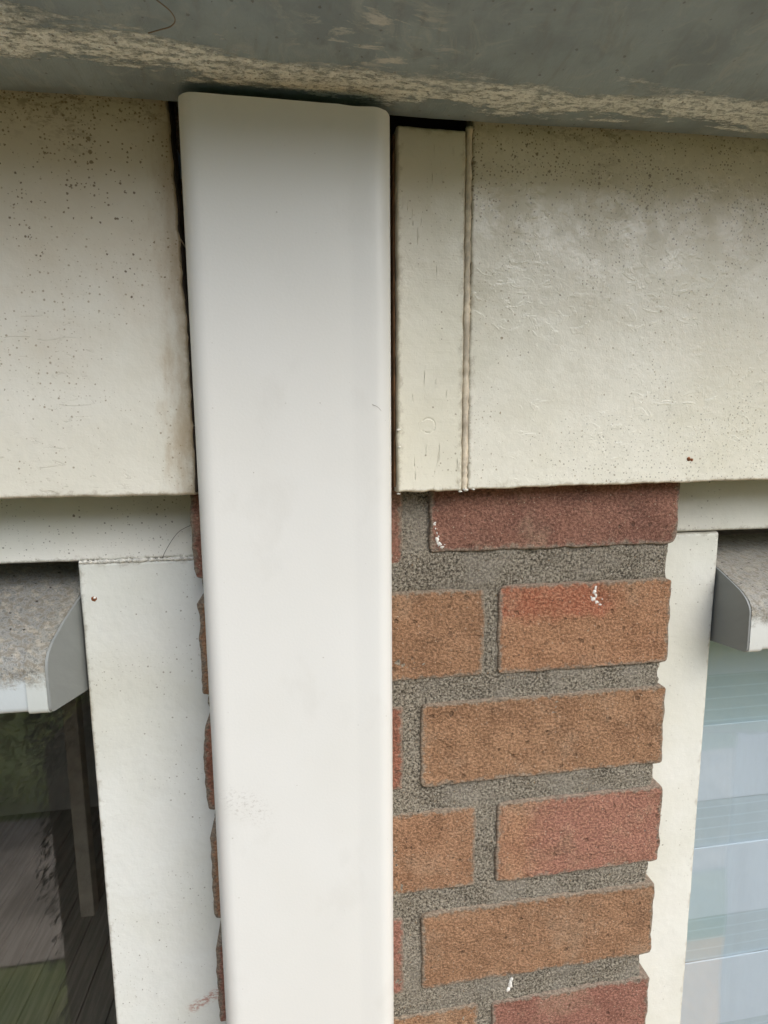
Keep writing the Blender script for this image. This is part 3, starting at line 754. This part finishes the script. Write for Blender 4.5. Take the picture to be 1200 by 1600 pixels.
web = curve_pts([(-70.5, 19.2, -59.2), (-68.6, 18.2, -55.5), (-64.5, 17.4, -49.2), (-60.5, 17.2, -45), (-54.2, 17.5, -42)], 10)
tag(tube('cobweb_thread', web, .14, M['thread'], base=V(-62, 18, -50)), 'fine cobweb thread across the corner of the left window head', 'cobweb')

# ventilators clipped over the top of the glass
def ventilator(side):
    if side == 'l':
        prof = [(62, -68), (20.4, -79), (2.9, -84.2), (-10.2, -89.4), (-15.2, -92.8), (-17.4, -97.5), (-17.4, -119.4), (21, -127.4), (62, -134)]
        x1, x0, body, cap = -111.9, -1188, M['vent_l'], M['ventcap_l']; s = -1
        lab = 'grey window ventilator with a dirty sloping lid, over the left window'
    else:
        prof = [(62, -66), (20.4, -78), (2.4, -86.4), (-2.6, -90.4), (-5.4, -95), (-5.8, -120.4), (20.2, -123.4), (62, -128)]
        x1, x0, body, cap = 243.0, 1188, M['vent_r'], M['vent_r']; s = 1
        lab = 'grey window ventilator with a dirty sloping lid, over the right window'
    v = empty('window_ventilator', V((x0 + x1) / 2, 20, -120), lab, 'ventilator', 'ventilators above the glass')
    pr = bend(prof, 2.6, 3)
    cxs = x1 + s * 9.5
    inn = [(y + (.8 if y < 40 else 0), z + (-.7 if z > -100 else .7)) for y, z in pr]
    prism('body', inn, cxs, x0, body, v, xs=[cxs, cxs + s * 60, cxs + s * 140, x0])
    prism('end_cap', pr, x1 + s * 1.2, cxs - s * .25, cap, v)
    prism('cap_side', [(y + (.3 if y < 40 else 0), z + (-.25 if z > -100 else .25)) for y, z in pr], x1, x1 + s * 1.15, M['ventside'], v, smooth=False)
    return v
ventilator('l'); ventilator('r')

# day-and-night roller blind behind the right pane
bl = empty('window_blind', V(700, 62, -1400), 'pale blue roller blind of plain and sheer bands behind right window glass', 'blind')
zt = -165 + 95.8
b_me = s_me = None
for k in range(15):
    z = zt - 95.8 * k
    def band(nm_, z0, z1, y, mat, me):
        if me is None:
            o = slab(nm_, 246, 1180, z0, z1, y, y + .9, mat, bl, V(700, y, z1), r=.3, step=14, surf=.5, sf=.012, seed=2, finex=(246, 420), ry=.2)
            return o.data
        o = bpy.data.objects.new(nm_, me); COL.objects.link(o); o.parent = bl; o.location = V(700, y, z1) - world_loc(bl); return me
    s_me = band('sheer_band', z - 39, z - .2, 62.2, M['sheer'], s_me)
    b_me = band('fabric_band', z - 96.4, z - 38.4, 60.6, M['band'], b_me)

# post standing in the room, seen through the left pane
ps = box('room_post', -1095, -1033, 2231, 2293, GZ, 200, M['post'], base=V(-1064, 2262, GZ), bev=4)
tag(ps, 'plain post standing on the plank floor behind the left window glass', 'post')

# ------------------------------------------------------------------ garden behind the camera, seen only in the panes; some of it added
def hedge(name, x0, x1, y0, y1, h, n, size, mat, label, seed, core=True):
    rnd = random.Random(seed); e = empty(name, V((x0 + x1) / 2, (y0 + y1) / 2, GZ - 30), label, 'hedge')
    verts, faces = [], []
    for k in range(n):
        x, y = rnd.uniform(x0, x1), rnd.uniform(y0, y1)
        hh = h * (1 + .16 * nz(x * .0017, y * .002, 3, seed)); z = GZ - 30 + hh * (1 - rnd.random() ** 1.6)
        if rnd.random() < .75:                                  # most leaves sit in the outer shell
            if rnd.random() < .6: y = y1 - abs(rnd.gauss(0, 40)) + 60 * nz(x * .006, 0, z * .006, seed)
            else: z = GZ - 30 + hh - abs(rnd.gauss(0, 40))
        s = size * rnd.uniform(.6, 1.3)
        u = Vector((rnd.gauss(0, 1), rnd.gauss(0, 1), rnd.gauss(0, 1))).normalized()
        w = u.orthogonal().normalized(); b = len(verts); c = V(x, y, z); u *= s / 1000; w *= s * .5 / 1000
        verts += [c - u, c + w, c + u, c - w]; faces.append((b, b + 1, b + 2, b + 3))
    link('foliage', verts, faces, mat, e, smooth=False)
    if core: box('inner_twigs', x0 + 18, x1 - 60, y0 + 60, y1 - 70, GZ - 30, GZ - 30 + h * .86, M['bark'], e)
    return e
hedge('sky_block_hedge', -6000, 5000, -9000, -8000, 5000, 30000, 90, M['leaf'], 'tall leafy hedge across the garden, added unseen to block low sky light', 4)  # added out of view, height set to cut low sky light
hedge('low_hedge', -3200, -1350, -3500, -3050, 1150, 5000, 42, M['laurel'], 'low green hedge beyond the path, mirrored in the left window', 9, False)
hedge('silhouette_hedge', -905, -200, -1900, -1450, 1450, 20000, 14, M['yew'], 'dark yew hedge added for the silhouette of a person, mirrored in the lower left window', 6)  # added where the reflection holds the dark outline of a person

# added white sheet, standing in for a pale figure mirrored at the right
def sheet_cloth():
    e = empty('added_sheet', V(1400, -950, -2250), 'white bed sheet added for a pale figure mirrored in right window glass', 'bed sheet')
    nx, nz_ = 70, 40; verts, faces = [], []
    for j in range(nz_ + 1):
        t = j / nz_
        for i in range(nx + 1):
            u = i / nx
            x = 1225 + 620 * u; drop = 24 * math.sin(math.pi * u)
            y = -950 + (8 + 26 * t) * math.sin(u * 21 + 1.2 * math.sin(3 * u) + .8 * t) + 16 * nz(u * 6, t * 3, 2)
            verts.append(V(x + 14 * nz(u * 4, t * 4, 7), y, -850 - drop - 1100 * t + 12 * math.sin(u * 9) * t))
    for j in range(nz_):
        for i in range(nx):
            a = j * (nx + 1) + i; faces.append((a, a + 1, a + nx + 2, a + nx + 1))
    o = link('cloth', verts, faces, M['cloth'], e); m = o.modifiers.new('thick', 'SOLIDIFY'); m.thickness = .0012
    tube('line', curve_pts([(860, -949, -800), (1225, -949, -846), (1535, -949, -872), (1845, -949, -846), (1930, -949, -800)], 8), 2.5, M['thread'], e)  # line and posts added only to carry the sheet
    tube('line_post', [(860, -949, GZ - 22), (860, -949, -790)], 22, M['post'], e, n=10)
    tube('line_post', [(1930, -949, GZ - 22), (1930, -949, -790)], 22, M['post'], e, n=10)
M['cloth'] = mat_plain('white_cotton', (.80, .81, .84), .9, .03); translucent(M['cloth'])
sheet_cloth()
